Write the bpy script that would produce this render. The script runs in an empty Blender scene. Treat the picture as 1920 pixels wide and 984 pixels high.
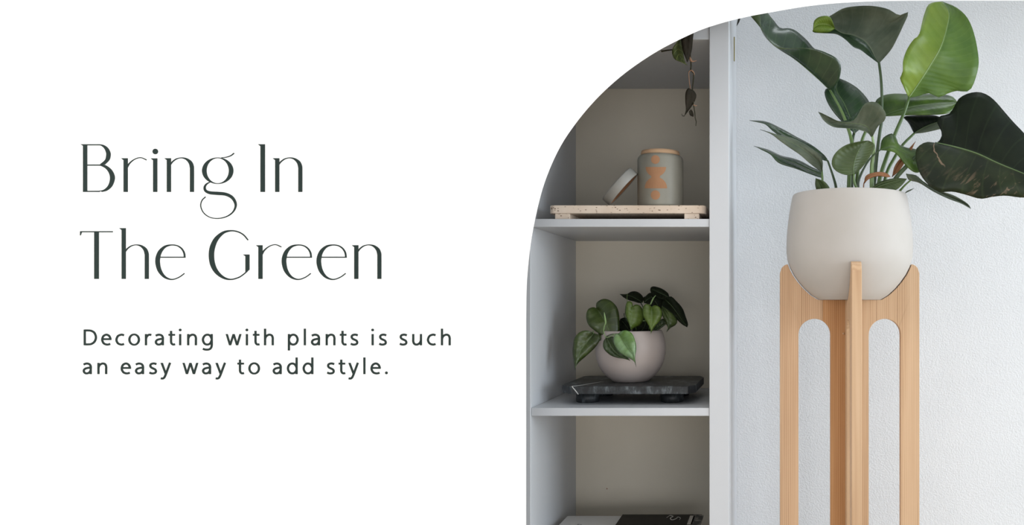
import bpy, bmesh, math, random
from mathutils import Vector, Matrix
random.seed(7)

# ---------------------------------------------------------------- camera, world, light
ZC = 0.90            # camera height
F = 1500.0           # focal length in pixels of a 1920 px wide frame
VX, VY = 1442.0, 566.0
sc = bpy.context.scene
cam_d = bpy.data.cameras.new('camera'); cam = bpy.data.objects.new('camera', cam_d)
sc.collection.objects.link(cam); sc.camera = cam
cam.location = (0, 0, ZC); cam.rotation_euler = (math.pi/2, 0, 0)
cam_d.sensor_width = 36; cam_d.lens = F/1920*36
cam_d.shift_x = (960-VX)/1920; cam_d.shift_y = (VY-492)/1920
cam_d.clip_start = 0.02

w = bpy.data.worlds.new('world'); sc.world = w; w.use_nodes = True
w.node_tree.nodes['Background'].inputs[0].default_value = (0.86, 0.93, 1.0, 1)
w.node_tree.nodes['Background'].inputs[1].default_value = 0.55

def area(name, loc, target, sx, sy, power, col):
    l = bpy.data.lights.new(name, 'AREA'); l.shape = 'RECTANGLE'; l.size = sx; l.size_y = sy
    l.energy = power; l.color = col
    o = bpy.data.objects.new(name, l); sc.collection.objects.link(o)
    o.location = loc
    o.rotation_euler = (Vector(target)-Vector(loc)).to_track_quat('-Z', 'Y').to_euler()
    return o
area('window_light', (4.1, 0.45, ZC+0.30), (0.0, 1.9, ZC+0.15), 3.4, 1.9, 178, (0.85, 0.935, 1.0))
area('upper_wall_fill', (0.55, 1.80, 2.42), (0.35, 1.92, ZC+0.3), 2.2, 0.25, 9, (0.90, 0.96, 1.0))  # added fill, no fixture there: lifts the upper back wall
area('banner_wall_fill', (-2.5, 0.3, ZC+0.3), (-0.9, 1.5, ZC+0.0), 1.2, 1.8, 29, (1.0, 0.96, 0.92))  # added fill from the left that whitens the banner wall, no real lamp
area('bookcase_fill', (0.7, -2.4, ZC-0.35), (-0.2, 2.0, ZC+0.2), 2.8, 1.0, 37, (0.98, 0.98, 1.0))  # added fill behind the camera, no window there: brightens the bookcase interior
sc.view_settings.view_transform = 'Standard'; sc.view_settings.look = 'None'
sc.view_settings.exposure = 0.0; sc.view_settings.gamma = 1.0
sc.view_settings.use_curve_mapping = False

# ---------------------------------------------------------------- helpers
COL = sc.collection
def P(px, py, Y): return Vector(((px-VX)/F*Y, Y, ZC+(VY-py)/F*Y))
def s2l(c): return tuple(((v/255)/12.92 if v/255 <= 0.04045 else ((v/255+0.055)/1.055)**2.4) for v in c)

def obj(name, bm, mats, parent=None, smooth=False, bevel=0):
    me = bpy.data.meshes.new(name)
    if isinstance(bm, bmesh.types.BMesh):
        bm.normal_update(); bm.to_mesh(me); bm.free()
    else: me = bm
    if not isinstance(mats, (list, tuple)): mats = [mats]
    for m in mats: me.materials.append(m)
    if smooth: me.polygons.foreach_set('use_smooth', [True]*len(me.polygons))
    o = bpy.data.objects.new(name, me); COL.objects.link(o)
    if parent:
        o.parent = parent; o.matrix_parent_inverse = Matrix.Translation(-parent.location)
    if bevel:
        b = o.modifiers.new('bevel', 'BEVEL'); b.width = bevel; b.segments = 2; b.limit_method = 'ANGLE'
        b.harden_normals = False
    return o
def thing(name, label, cat, loc, group=None):
    o = bpy.data.objects.new(name, None); COL.objects.link(o); o.location = loc
    o.empty_display_size = .05
    return tag(o, label, cat, group)
def tag(o, label, cat, group=None):
    o['label'] = label; o['category'] = cat
    if group: o['group'] = group
    return o
def struct(o): o['kind'] = 'structure'; return o

def add_box(bm, x0, x1, y0, y1, z0, z1):
    v = [bm.verts.new((x, y, z)) for x in (x0, x1) for y in (y0, y1) for z in (z0, z1)]
    for f in ((0,1,3,2),(4,6,7,5),(0,4,5,1),(2,3,7,6),(0,2,6,4),(1,5,7,3)): bm.faces.new([v[i] for i in f])
    return v
def box(name, x0, x1, y0, y1, z0, z1, mat, parent=None, bevel=0.001):
    bm = bmesh.new(); add_box(bm, x0, x1, y0, y1, z0, z1)
    return obj(name, bm, mat, parent, bevel=bevel)
def prism(bm, pts, d, flip=False):
    """pts: closed outline of Vectors, extruded by vector d."""
    a = [bm.verts.new(p) for p in pts]; b = [bm.verts.new(p+d) for p in pts]
    n = len(a)
    bm.faces.new(a); bm.faces.new(list(reversed(b)))
    for i in range(n): bm.faces.new((a[i], b[i], b[(i+1) % n], a[(i+1) % n]))
    bmesh.ops.recalc_face_normals(bm, faces=bm.faces)
def catmull(pts, n):
    """resample a polyline smoothly to n points, even in arc length."""
    pts = [tuple(float(c) for c in p) for p in pts]
    if len(pts) < 2: return pts*n
    P_ = [tuple(2*a-b for a, b in zip(pts[0], pts[1]))]+pts+[tuple(2*a-b for a, b in zip(pts[-1], pts[-2]))]
    dense = []
    for i in range(1, len(P_)-2):
        p0, p1, p2, p3 = P_[i-1:i+3]
        for k in range(12):
            t = k/12
            dense.append(tuple(0.5*((2*b)+(-a+c)*t+(2*a-5*b+4*c-d)*t*t+(-a+3*b-3*c+d)*t**3) for a, b, c, d in zip(p0, p1, p2, p3)))
    dense.append(pts[-1])
    L = [0]
    for a, b in zip(dense, dense[1:]): L.append(L[-1]+math.dist(a, b))
    out = []; j = 0
    for i in range(n):
        s = L[-1]*i/(n-1)
        while j < len(L)-2 and L[j+1] < s: j += 1
        t = (s-L[j])/max(1e-9, L[j+1]-L[j])
        out.append(tuple(a+(b-a)*t for a, b in zip(dense[j], dense[j+1])))
    return out
def lerp_list(v, t):
    if not isinstance(v, (list, tuple)): return v
    x = t*(len(v)-1); i = min(int(x), len(v)-2)
    return v[i]+(v[i+1]-v[i])*(x-i)
def tube_bm(bm, pts, radii, seg=8):
    pts = [Vector(p) for p in pts]; n = len(pts); rings = []
    up = Vector((0.13, 0.9, 0.2)).normalized()
    for i, p in enumerate(pts):
        t = (pts[min(i+1, n-1)]-pts[max(i-1, 0)]).normalized()
        a = t.cross(up).normalized(); b = t.cross(a).normalized()
        r = lerp_list(radii, i/(n-1))
        rings.append([bm.verts.new(p+a*math.cos(q)*r+b*math.sin(q)*r) for q in (2*math.pi*k/seg for k in range(seg))])
    for r0, r1 in zip(rings, rings[1:]):
        for k in range(seg): bm.faces.new((r0[k], r1[k], r1[(k+1) % seg], r0[(k+1) % seg]))
    bm.faces.new(rings[0]); bm.faces.new(list(reversed(rings[-1])))
    bmesh.ops.recalc_face_normals(bm, faces=bm.faces)
def tube_px(name, pts, Y, radii, mat, parent, n=14, seg=8):
    """pts in pixels, Y depth or list of depths, radii metres."""
    q = catmull(pts, n)
    bm = bmesh.new()
    tube_bm(bm, [P(p[0], p[1], lerp_list(Y, i/(n-1))) for i, p in enumerate(q)], radii, seg)
    return obj(name, bm, mat, parent, smooth=True)
def lathe(name, prof, c, mat, parent=None, seg=64, rot=None):
    """prof: list (r, z) going along the surface; r=0 closes."""
    bm = bmesh.new(); rings = []
    for r, z in prof:
        if r < 1e-6: rings.append([bm.verts.new((0, 0, z))])
        else: rings.append([bm.verts.new((r*math.cos(2*math.pi*k/seg), r*math.sin(2*math.pi*k/seg), z)) for k in range(seg)])
    for a, b in zip(rings, rings[1:]):
        for k in range(seg):
            k2 = (k+1) % seg
            if len(a) == 1 and len(b) == 1: continue
            if len(a) == 1: bm.faces.new((a[0], b[k2], b[k]))
            elif len(b) == 1: bm.faces.new((a[k], a[k2], b[0]))
            else: bm.faces.new((a[k], a[k2], b[k2], b[k]))
    bmesh.ops.recalc_face_normals(bm, faces=bm.faces)
    M = Matrix.Translation(c) @ (rot.to_matrix().to_4x4() if rot else Matrix())
    bmesh.ops.transform(bm, matrix=M, verts=bm.verts)
    return obj(name, bm, mat, parent, smooth=True)

# ---------------------------------------------------------------- materials
def mat(name, rgb, rough=0.5, spec=0.5, metal=0.0):
    m = bpy.data.materials.new(name); m.use_nodes = True
    b = m.node_tree.nodes['Principled BSDF']
    b.inputs['Base Color'].default_value = (*rgb, 1); b.inputs['Roughness'].default_value = rough
    b.inputs['Specular IOR Level'].default_value = spec; b.inputs['Metallic'].default_value = metal
    return m
def N(m, t, **kw):
    n = m.node_tree.nodes.new(t)
    for k, v in kw.items(): setattr(n, k, v)
    return n
def bsdf(m): return m.node_tree.nodes['Principled BSDF']
def coords(m, scale=(1, 1, 1), kind='Object', rot=(0, 0, 0)):
    t = N(m, 'ShaderNodeTexCoord'); mp = N(m, 'ShaderNodeMapping')
    mp.inputs['Scale'].default_value = scale; mp.inputs['Rotation'].default_value = rot
    m.node_tree.links.new(t.outputs[kind], mp.inputs['Vector']); return mp.outputs['Vector']
def noise(m, vec, scale, detail=4, rough=0.5, dist=0):
    n = N(m, 'ShaderNodeTexNoise'); m.node_tree.links.new(vec, n.inputs['Vector'])
    n.inputs['Scale'].default_value = scale; n.inputs['Detail'].default_value = detail
    n.inputs['Roughness'].default_value = rough; n.inputs['Distortion'].default_value = dist
    return n.outputs['Fac']
def ramp(m, fac, stops):
    r = N(m, 'ShaderNodeValToRGB'); m.node_tree.links.new(fac, r.inputs['Fac'])
    e = r.color_ramp.elements
    while len(e) < len(stops): e.new(0.5)
    for el, (p, c) in zip(e, stops): el.position = p; el.color = (*c, 1)
    return r.outputs['Color']
def bump(m, h, strength, dist=0.002):
    b = N(m, 'ShaderNodeBump'); b.inputs['Strength'].default_value = strength; b.inputs['Distance'].default_value = dist
    m.node_tree.links.new(h, b.inputs['Height']); m.node_tree.links.new(b.outputs['Normal'], bsdf(m).inputs['Normal'])
def setcol(m, c): m.node_tree.links.new(c, bsdf(m).inputs['Base Color'])

def noisy(name, a, b, scale, rough=0.5, spec=0.5, bs=0, bscale=None, vecscale=(1, 1, 1), stops=(0.35, 0.65), bdist=0.002, detail=4):
    m = mat(name, a, rough, spec)
    v = coords(m, vecscale); f = noise(m, v, scale, detail)
    setcol(m, ramp(m, f, [(stops[0], a), (stops[1], b)]))
    if bs: bump(m, noise(m, v, bscale or scale, 3), bs, bdist)
    return m

M_front = mat('white_banner_front', (0.94, 0.94, 0.94), 0.7, 0.1)
M_wall = noisy('textured_white_plaster', (0.70, 0.715, 0.735), (0.72, 0.735, 0.755), 8, 0.75, 0.25, 0.6, 260, bdist=0.0024)
M_ceil = mat('ceiling_paint', (0.8, 0.8, 0.8), 0.8, 0.1)
M_floor = noisy('oak_floor', (0.50, 0.40, 0.29), (0.56, 0.46, 0.34), 6, 0.45, 0.4, vecscale=(1, 8, 1))
M_case = noisy('white_laminate', (0.525, 0.54, 0.565), (0.54, 0.555, 0.58), 5, 0.42, 0.35)
M_caseback = noisy('white_back_board', (0.62, 0.565, 0.465), (0.65, 0.595, 0.495), 4, 0.6, 0.2)
M_letter = mat('dark_green_lettering', s2l((43, 54, 52)), 0.8, 0.1)
M_pot = noisy('matte_white_ceramic', (0.445, 0.42, 0.39), (0.475, 0.45, 0.425), 9, 0.55, 0.25)
M_smallpot = noisy('matte_stoneware', (0.44, 0.385, 0.36), (0.48, 0.42, 0.395), 4, 0.42, 0.4)
M_soil = noisy('potting_soil', (0.012, 0.009, 0.006), (0.04, 0.028, 0.018), 60, 0.95, 0.1, 1.0, 90, bdist=0.004)
M_brass = mat('tarnished_brass', (0.35, 0.30, 0.10), 0.4, 0.5, 0.6)

def wood_mat(name, a, b, c, seed):
    m = mat(name, a, 0.55, 0.3)
    v = coords(m, (1, 1, 0.035))
    mp = v.node; mp.inputs['Location'].default_value = (seed, seed*0.7, seed*0.3)
    f = noise(m, v, 42, 3, 0.55, 0.6)
    wv = N(m, 'ShaderNodeTexWave'); wv.wave_type = 'BANDS'; wv.bands_direction = 'X'
    m.node_tree.links.new(v, wv.inputs['Vector']); wv.inputs['Scale'].default_value = 75
    wv.inputs['Distortion'].default_value = 9.0; wv.inputs['Detail'].default_value = 2; wv.inputs['Detail Scale'].default_value = 0.6
    mx = N(m, 'ShaderNodeMath'); mx.operation = 'MULTIPLY_ADD'
    m.node_tree.links.new(wv.outputs['Fac'], mx.inputs[0]); mx.inputs[1].default_value = 0.28
    m.node_tree.links.new(f, mx.inputs[2])
    setcol(m, ramp(m, mx.outputs[0], [(0.35, b), (0.62, a), (0.85, c)]))
    bump(m, mx.outputs[0], 0.12, 0.0006)
    return m
M_wood = [wood_mat('ash_wood', (0.53, 0.35, 0.21), (0.59, 0.405, 0.255), (0.45, 0.28, 0.16), 0.0),
          wood_mat('ash_wood_honey', (0.56, 0.365, 0.22), (0.63, 0.43, 0.275), (0.46, 0.28, 0.16), 3.1),
          wood_mat('ash_wood_shaded', (0.47, 0.24, 0.10), (0.53, 0.29, 0.135), (0.38, 0.18, 0.07), 5.7)]  # darker, redder copy: shade below the pot and behind the front arm, in colour

def travertine():
    m = mat('travertine', (0.70, 0.58, 0.47), 0.6, 0.3)
    v = coords(m, (1, 1, 1.6))
    base = ramp(m, noise(m, v, 14, 5), [(0.3, (0.60, 0.47, 0.36)), (0.7, (0.74, 0.62, 0.51))])
    vo = N(m, 'ShaderNodeTexVoronoi'); m.node_tree.links.new(v, vo.inputs['Vector']); vo.inputs['Scale'].default_value = 130
    vo.inputs['Randomness'].default_value = 1
    msk = ramp(m, vo.outputs['Distance'], [(0.17, (1, 1, 1)), (0.30, (0, 0, 0))])
    sel = ramp(m, noise(m, v, 45, 2), [(0.43, (0, 0, 0)), (0.54, (1, 1, 1))])
    mu = N(m, 'ShaderNodeMix'); mu.data_type = 'RGBA'; mu.blend_type = 'MULTIPLY'; mu.inputs[0].default_value = 1
    m.node_tree.links.new(msk, mu.inputs[6]); m.node_tree.links.new(sel, mu.inputs[7])
    mx = N(m, 'ShaderNodeMix'); mx.data_type = 'RGBA'
    m.node_tree.links.new(mu.outputs[2], mx.inputs[0]); m.node_tree.links.new(base, mx.inputs[6])
    mx.inputs[7].default_value = (0.20, 0.13, 0.08, 1)
    setcol(m, mx.outputs[2]); bump(m, mu.outputs[2], -0.6, 0.001)
    return m
M_trav = travertine()
def marble():
    m = mat('black_marble', (0.02, 0.02, 0.022), 0.45, 0.4)
    v = coords(m, (1, 1, 0.35))
    f = noise(m, v, 90, 8, 0.7); g = noise(m, coords(m), 16, 5, 0.6)
    mm = N(m, 'ShaderNodeMath'); mm.operation = 'MULTIPLY'
    m.node_tree.links.new(f, mm.inputs[0]); m.node_tree.links.new(g, mm.inputs[1])
    setcol(m, ramp(m, mm.outputs[0], [(0.20, (0.010, 0.011, 0.012)), (0.28, (0.028, 0.032, 0.035)), (0.38, (0.15, 0.17, 0.18))]))
    bump(m, f, 0.3, 0.001)
    return m
M_marble = marble()
M_vein = mat('pale_marble_vein', (0.45, 0.45, 0.43), 0.5)
M_jar = noisy('grey_green_glaze', (0.22, 0.21, 0.175), (0.27, 0.26, 0.215), 14, 0.45, 0.4)
M_clay = noisy('bare_terracotta_clay', (0.35, 0.185, 0.10), (0.40, 0.215, 0.12), 20, 0.8, 0.2)
M_lip = noisy('tan_clay_rim', (0.46, 0.30, 0.18), (0.52, 0.34, 0.21), 20, 0.7, 0.2)
M_lid = noisy('pale_grey_glaze', (0.22, 0.21, 0.19), (0.27, 0.265, 0.245), 12, 0.5, 0.4)
M_bark = mat('dry_brown_sheath', (0.27, 0.125, 0.06), 0.7, 0.2)
M_pink = mat('dry_pinkish_root', (0.26, 0.15, 0.095), 0.8, 0.1)

def leaf_mat(name, base, alt, vein, rough=0.35, spec=0.5, nveins=13, vs=0.35, trans=0.0, scars=False, bumpy=0.25):
    m = mat(name, base, rough, spec); L = m.node_tree.links
    uv = N(m, 'ShaderNodeUVMap'); uv.uv_map = 'UVMap'
    sp = N(m, 'ShaderNodeSeparateXYZ'); L.new(uv.outputs[0], sp.inputs[0])
    ab = N(m, 'ShaderNodeMath'); ab.operation = 'ABSOLUTE'; L.new(sp.outputs[1], ab.inputs[0])
    mu = N(m, 'ShaderNodeMath'); mu.operation = 'MULTIPLY_ADD'; L.new(ab.outputs[0], mu.inputs[0]); mu.inputs[1].default_value = -0.16; L.new(sp.outputs[0], mu.inputs[2])
    sc_ = N(m, 'ShaderNodeMath'); sc_.operation = 'MULTIPLY'; L.new(mu.outputs[0], sc_.inputs[0]); sc_.inputs[1].default_value = nveins*2*math.pi
    sn = N(m, 'ShaderNodeMath'); sn.operation = 'SINE'; L.new(sc_.outputs[0], sn.inputs[0])
    mask = ramp(m, sn.outputs[0], [(0.90, (0, 0, 0)), (1.0, (vs, vs, vs))])
    mid = ramp(m, ab.outputs[0], [(0.0, (0.75, 0.75, 0.75)), (0.05, (0, 0, 0))])
    ad = N(m, 'ShaderNodeMix'); ad.data_type = 'RGBA'; ad.blend_type = 'LIGHTEN'; ad.inputs[0].default_value = 1
    L.new(mask, ad.inputs[6]); L.new(mid, ad.inputs[7])
    v = coords(m, (1, 1, 1))
    c0 = ramp(m, noise(m, v, 22, 4), [(0.35, base), (0.68, alt)])
    mx = N(m, 'ShaderNodeMix'); mx.data_type = 'RGBA'
    L.new(ad.outputs[2], mx.inputs[0]); L.new(c0, mx.inputs[6]); mx.inputs[7].default_value = (*vein, 1)
    out = mx.outputs[2]
    if scars:
        vv = coords(m, (1, 1, 1), 'UV'); vv.node.inputs['Scale'].default_value = (26, 2.6, 1)
        s1 = ramp(m, noise(m, vv, 1.0, 4, 0.6, 0.4), [(0.56, (0, 0, 0)), (0.66, (0.55, 0.55, 0.55))])
        side = N(m, 'ShaderNodeMapRange'); L.new(sp.outputs[1], side.inputs[0])
        side.inputs[1].default_value = 0.1; side.inputs[2].default_value = 0.7
        mul = N(m, 'ShaderNodeMath'); mul.operation = 'MULTIPLY'; L.new(s1, mul.inputs[0]); L.new(side.outputs[0], mul.inputs[1])
        gu = N(m, 'ShaderNodeMapRange'); L.new(sp.outputs[0], gu.inputs[0]); gu.inputs[1].default_value = 0.30; gu.inputs[2].default_value = 0.75
        gu.inputs[3].default_value = 0.12
        mg = N(m, 'ShaderNodeMath'); mg.operation = 'MULTIPLY'; L.new(mul.outputs[0], mg.inputs[0]); L.new(gu.outputs[0], mg.inputs[1])
        # one long scratch across the lower half of the blade
        ln = N(m, 'ShaderNodeMath'); ln.operation = 'MULTIPLY_ADD'; L.new(sp.outputs[0], ln.inputs[0]); ln.inputs[1].default_value = -0.25; L.new(sp.outputs[1], ln.inputs[2])
        wob = N(m, 'ShaderNodeMath'); wob.operation = 'MULTIPLY_ADD'; L.new(noise(m, coords(m), 60, 3), wob.inputs[0]); wob.inputs[1].default_value = 0.16; L.new(ln.outputs[0], wob.inputs[2])
        cmpn = N(m, 'ShaderNodeMath'); cmpn.operation = 'COMPARE'; L.new(wob.outputs[0], cmpn.inputs[0]); cmpn.inputs[1].default_value = 0.56; cmpn.inputs[2].default_value = 0.016
        gr = ramp(m, sp.outputs[0], [(0.04, (0, 0, 0)), (0.06, (.6, .6, .6)), (0.27, (.5, .5, .5)), (0.30, (0, 0, 0))])
        sm = N(m, 'ShaderNodeMath'); sm.operation = 'MULTIPLY_ADD'; sm.use_clamp = True; L.new(cmpn.outputs[0], sm.inputs[0]); L.new(gr, sm.inputs[1]); L.new(mg.outputs[0], sm.inputs[2])
        mul = sm
        m2 = N(m, 'ShaderNodeMix'); m2.data_type = 'RGBA'; L.new(mul.outputs[0], m2.inputs[0]); L.new(out, m2.inputs[6])
        m2.inputs[7].default_value = (0.30, 0.20, 0.14, 1); out = m2.outputs[2]
    setcol(m, out)
    bump(m, sn.outputs[0], bumpy, 0.0008)
    if trans:
        b = bsdf(m); t = N(m, 'ShaderNodeBsdfTranslucent'); L.new(out, t.inputs['Color'])
        ms = N(m, 'ShaderNodeMixShader'); ms.inputs[0].default_value = trans
        L.new(b.outputs[0], ms.inputs[1]); L.new(t.outputs[0], ms.inputs[2])
        L.new(ms.outputs[0], m.node_tree.nodes['Material Output'].inputs['Surface'])
    return m
G_top = leaf_mat('leaf_dark_glossy', (0.014, 0.034, 0.015), (0.030, 0.064, 0.026), (0.07, 0.12, 0.05), 0.27, 0.55, vs=0.2, bumpy=0.08)
G_under = leaf_mat('leaf_matte_underside', (0.064, 0.086, 0.055), (0.125, 0.147, 0.100), (0.20, 0.22, 0.15), 0.5, 0.3, vs=0.10)
G_darkunder = leaf_mat('leaf_olive_underside', (0.040, 0.062, 0.020), (0.062, 0.090, 0.030), (0.12, 0.16, 0.06), 0.45, 0.3, vs=0.12)
G_bright = leaf_mat('leaf_young_bright', (0.115, 0.190, 0.024), (0.175, 0.255, 0.034), (0.24, 0.32, 0.08), 0.42, 0.3, vs=0.10, bumpy=0.18)
G_bright2 = leaf_mat('leaf_young_green', (0.055, 0.115, 0.018), (0.085, 0.155, 0.024), (0.16, 0.24, 0.06), 0.45, 0.3, vs=0.14, nveins=20, bumpy=0.18)
G_mid = leaf_mat('leaf_mid_green', (0.026, 0.055, 0.012), (0.085, 0.155, 0.025), (0.10, 0.17, 0.05), 0.33, 0.4, vs=0.1, bumpy=0.08)
G_black = leaf_mat('leaf_near_black', (0.005, 0.008, 0.005), (0.010, 0.016, 0.008), (0.022, 0.036, 0.016), 0.5, 0.14, vs=0.3, nveins=9)
G_scar = leaf_mat('leaf_scarred', (0.007, 0.012, 0.005), (0.018, 0.028, 0.010), (0.04, 0.06, 0.02), 0.42, 0.22, vs=0.2, nveins=9, scars=True)
G_stalk = noisy('leaf_stalk_green', (0.065, 0.12, 0.03), (0.12, 0.20, 0.055), 12, 0.35, 0.5, vecscale=(1, 1, 0.3))
G_stalkdark = noisy('leaf_stalk_dark', (0.022, 0.048, 0.015), (0.05, 0.09, 0.032), 12, 0.35, 0.5)
G_stalkpale = noisy('leaf_stalk_pale', (0.20, 0.31, 0.12), (0.27, 0.38, 0.17), 12, 0.4, 0.5)
G_rib = mat('leaf_midrib', (0.10, 0.16, 0.06), 0.45)
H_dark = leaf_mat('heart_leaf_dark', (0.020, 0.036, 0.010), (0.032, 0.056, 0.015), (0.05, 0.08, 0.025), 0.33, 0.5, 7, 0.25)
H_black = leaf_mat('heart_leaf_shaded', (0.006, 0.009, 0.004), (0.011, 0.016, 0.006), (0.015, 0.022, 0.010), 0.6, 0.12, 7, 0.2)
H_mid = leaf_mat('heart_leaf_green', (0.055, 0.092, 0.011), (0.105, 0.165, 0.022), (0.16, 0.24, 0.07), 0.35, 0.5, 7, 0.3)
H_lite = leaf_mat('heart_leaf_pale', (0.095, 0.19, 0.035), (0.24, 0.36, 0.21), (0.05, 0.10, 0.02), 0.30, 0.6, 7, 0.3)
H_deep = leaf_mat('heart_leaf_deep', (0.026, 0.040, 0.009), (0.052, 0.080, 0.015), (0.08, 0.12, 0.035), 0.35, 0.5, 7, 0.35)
V_leaf = leaf_mat('vine_leaf_veined', (0.032, 0.042, 0.009), (0.075, 0.09, 0.02), (0.22, 0.25, 0.08), 0.5, 0.25, 6, 0.5)
V_dark = leaf_mat('vine_leaf_brown', (0.012, 0.010, 0.006), (0.022, 0.016, 0.010), (0.025, 0.024, 0.012), 0.7, 0.1, 6, 0.2)

def leaf(parent, Mp, Lp, Rp, dm, dl, dr, mats=None, front=(0, 0), bulge=0.006, n=22, k=6, thick=0.0008, rib=0.0012,
         conv=None, wave=0.0, ribmat=None, name='leaf', endfit=True):
    """Mp midrib, Lp/Rp the two margins (pixels, base to tip); dm/dl/dr their depths."""
    if conv: Mp, Lp, Rp = ([conv(*q) for q in s] for s in (Mp, Lp, Rp))
    Mp = list(Mp)
    if endfit:
        Lp = [Mp[0]]+list(Lp)[1:-1]+[Mp[-1]] if len(Lp) > 2 else Lp
        Rp = [Mp[0]]+list(Rp)[1:-1]+[Mp[-1]] if len(Rp) > 2 else Rp
    m_, l_, r_ = catmull(Mp, n), catmull(Lp, n), catmull(Rp, n)
    ph = random.random()*6
    bm = bmesh.new(); uvl = bm.loops.layers.uv.new('UVMap'); grid = []; uvs = {}
    for i in range(n):
        u = i/(n-1); env = math.sin(math.pi*min(1, max(0, u)))**0.6 if 0 < u < 1 else 0
        ym = lerp_list(dm, u); yl = ym+(lerp_list(dl, u)-ym)*min(1, env*1.3); yr = ym+(lerp_list(dr, u)-ym)*min(1, env*1.3)
        pm = P(*m_[i], ym); pl = P(*l_[i], yl); pr = P(*r_[i], yr); row = []
        for s, e, sg in ((-1, pl, -1), (1, pr, 1)):
            rng = range(k, 0, -1) if s < 0 else range(0, k+1)
            for j in rng:
                t = j/k
                q = pm.lerp(e, t); q.y -= bulge*4*t*(1-t)*env
                q.y += wave*t*t*env*math.sin(u*19+ph+s)
                v = bm.verts.new(q); uvs[v] = (u, s*t); row.append(v)
        grid.append(row)
    for a, b in zip(grid, grid[1:]):
        for j in range(2*k):
            vs = (a[j], a[j+1], b[j+1], b[j])
            if (a[j].co-a[j+1].co).length < 1e-7 or False:
                if (b[j].co-b[j+1].co).length < 1e-7: continue
                vs = (a[j], b[j+1], b[j])
            elif (b[j].co-b[j+1].co).length < 1e-7: vs = (a[j], a[j+1], b[j])
            f = bm.faces.new(vs)
            f.material_index = front[0] if j < k else front[1]
            for lp in f.loops: lp[uvl].uv = uvs[lp.vert]
    bmesh.ops.remove_doubles(bm, verts=bm.verts, dist=1e-6)
    bm.normal_update()
    tot = sum(((f.normal*f.calc_area()) for f in bm.faces), Vector())
    if tot.y > 0: bmesh.ops.reverse_faces(bm, faces=bm.faces)
    mats = mats or (G_top, G_under)
    o = obj(name, bm, [mats[0], mats[1], mats[0]], parent, smooth=True)
    so = o.modifiers.new('thickness', 'SOLIDIFY'); so.thickness = thick; so.offset = -1; so.material_offset = 1
    if rib:
        b2 = bmesh.new()
        pts = [P(*m_[i], lerp_list(dm, i/(n-1))) for i in range(n)]
        tube_bm(b2, pts[:-1], [rib, rib*0.7, rib*0.25], 6)
        ro = obj('midrib', b2, ribmat or G_rib, o, smooth=True)
        ro.matrix_parent_inverse = Matrix()
        ro.location = -parent.location if False else (0, 0, 0)
        ro.matrix_parent_inverse = (Matrix.Translation(parent.location) @ Matrix.Translation(-parent.location))
    return o

# ---------------------------------------------------------------- the room
YP = 1.50                      # front face of the arched wall added for the banner's white area
Y_case, Y_back, Y_wall = 1.65, 2.037, 2.055
ZT = 2.45
struct(box('floor', -3.2, 3.2, -2.5, 2.2, -0.1, 0, M_floor, bevel=0))
struct(box('ceiling', -3.2, 3.2, -2.5, 2.2, ZT, ZT+0.1, M_ceil, bevel=0))
struct(box('wall_back', -3.2, 3.2, Y_wall, 2.2, 0, ZT, M_wall, bevel=0))

ARCH = [(986.5, 1470), (986.5, 1000), (986.5, 700), (986.5, 600), (987, 560), (988, 528), (991, 492), (995, 458), (1000, 428), (1008, 390), (1018, 352),
        (1032, 314), (1049, 278), (1069, 246), (1099, 207), (1135, 169), (1180, 131), (1237, 93.5), (1299, 62.5), (1330, 50.5), (1367, 39.5),
        (1408, 30), (1442, 23.8), (1480, 17), (1521, 10.8), (1570, 6), (1630, 2.8), (1700, 1.3), (1760, 1.0), (1900, 1.0)]
def build_banner_wall():  # banner's white area built as an added wall, not part of the room
    cur = [Vector(((x-VX)/F*YP, 0, ZC+(VY-y)/F*YP)) for x, y in ARCH]
    a = [cur[0]]; body = catmull([(v.x, v.z) for v in cur[4:-1]], 90)
    pts = [(cur[0].x, 0.0)]+[(cur[3].x, cur[3].z)]+body+[(2.6, cur[-1].z)]
    rest = [(2.6, ZT), (-2.9, ZT), (-2.9, 0.0)]
    n = len(pts); back = []
    for i, (x, z) in enumerate(pts):          # the opening is splayed: wider at the back
        x0, z0 = pts[max(i-1, 0)]; x1, z1 = pts[min(i+1, n-1)]
        t = Vector((x1-x0, z1-z0)).normalized(); nx, nz = -t.y, t.x
        if i == 0: nx, nz = -1, 0
        if i == n-1: nx, nz = 0, 1
        back.append((x+nx*0.016, z+nz*0.016))
    bm = bmesh.new()
    A = [bm.verts.new((x, YP, z)) for x, z in pts+rest]; B = [bm.verts.new((x, YP+0.02, z)) for x, z in back+rest]
    bm.faces.new(A); bm.faces.new(B); m = len(A)
    for i in range(m): bm.faces.new((A[i], A[(i+1) % m], B[(i+1) % m], B[i]))
    bmesh.ops.recalc_face_normals(bm, faces=bm.faces)
    bmesh.ops.triangulate(bm, faces=[f for f in bm.faces if len(f.verts) > 4])
    return struct(obj('banner_wall', bm, M_front))
build_banner_wall()

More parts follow.
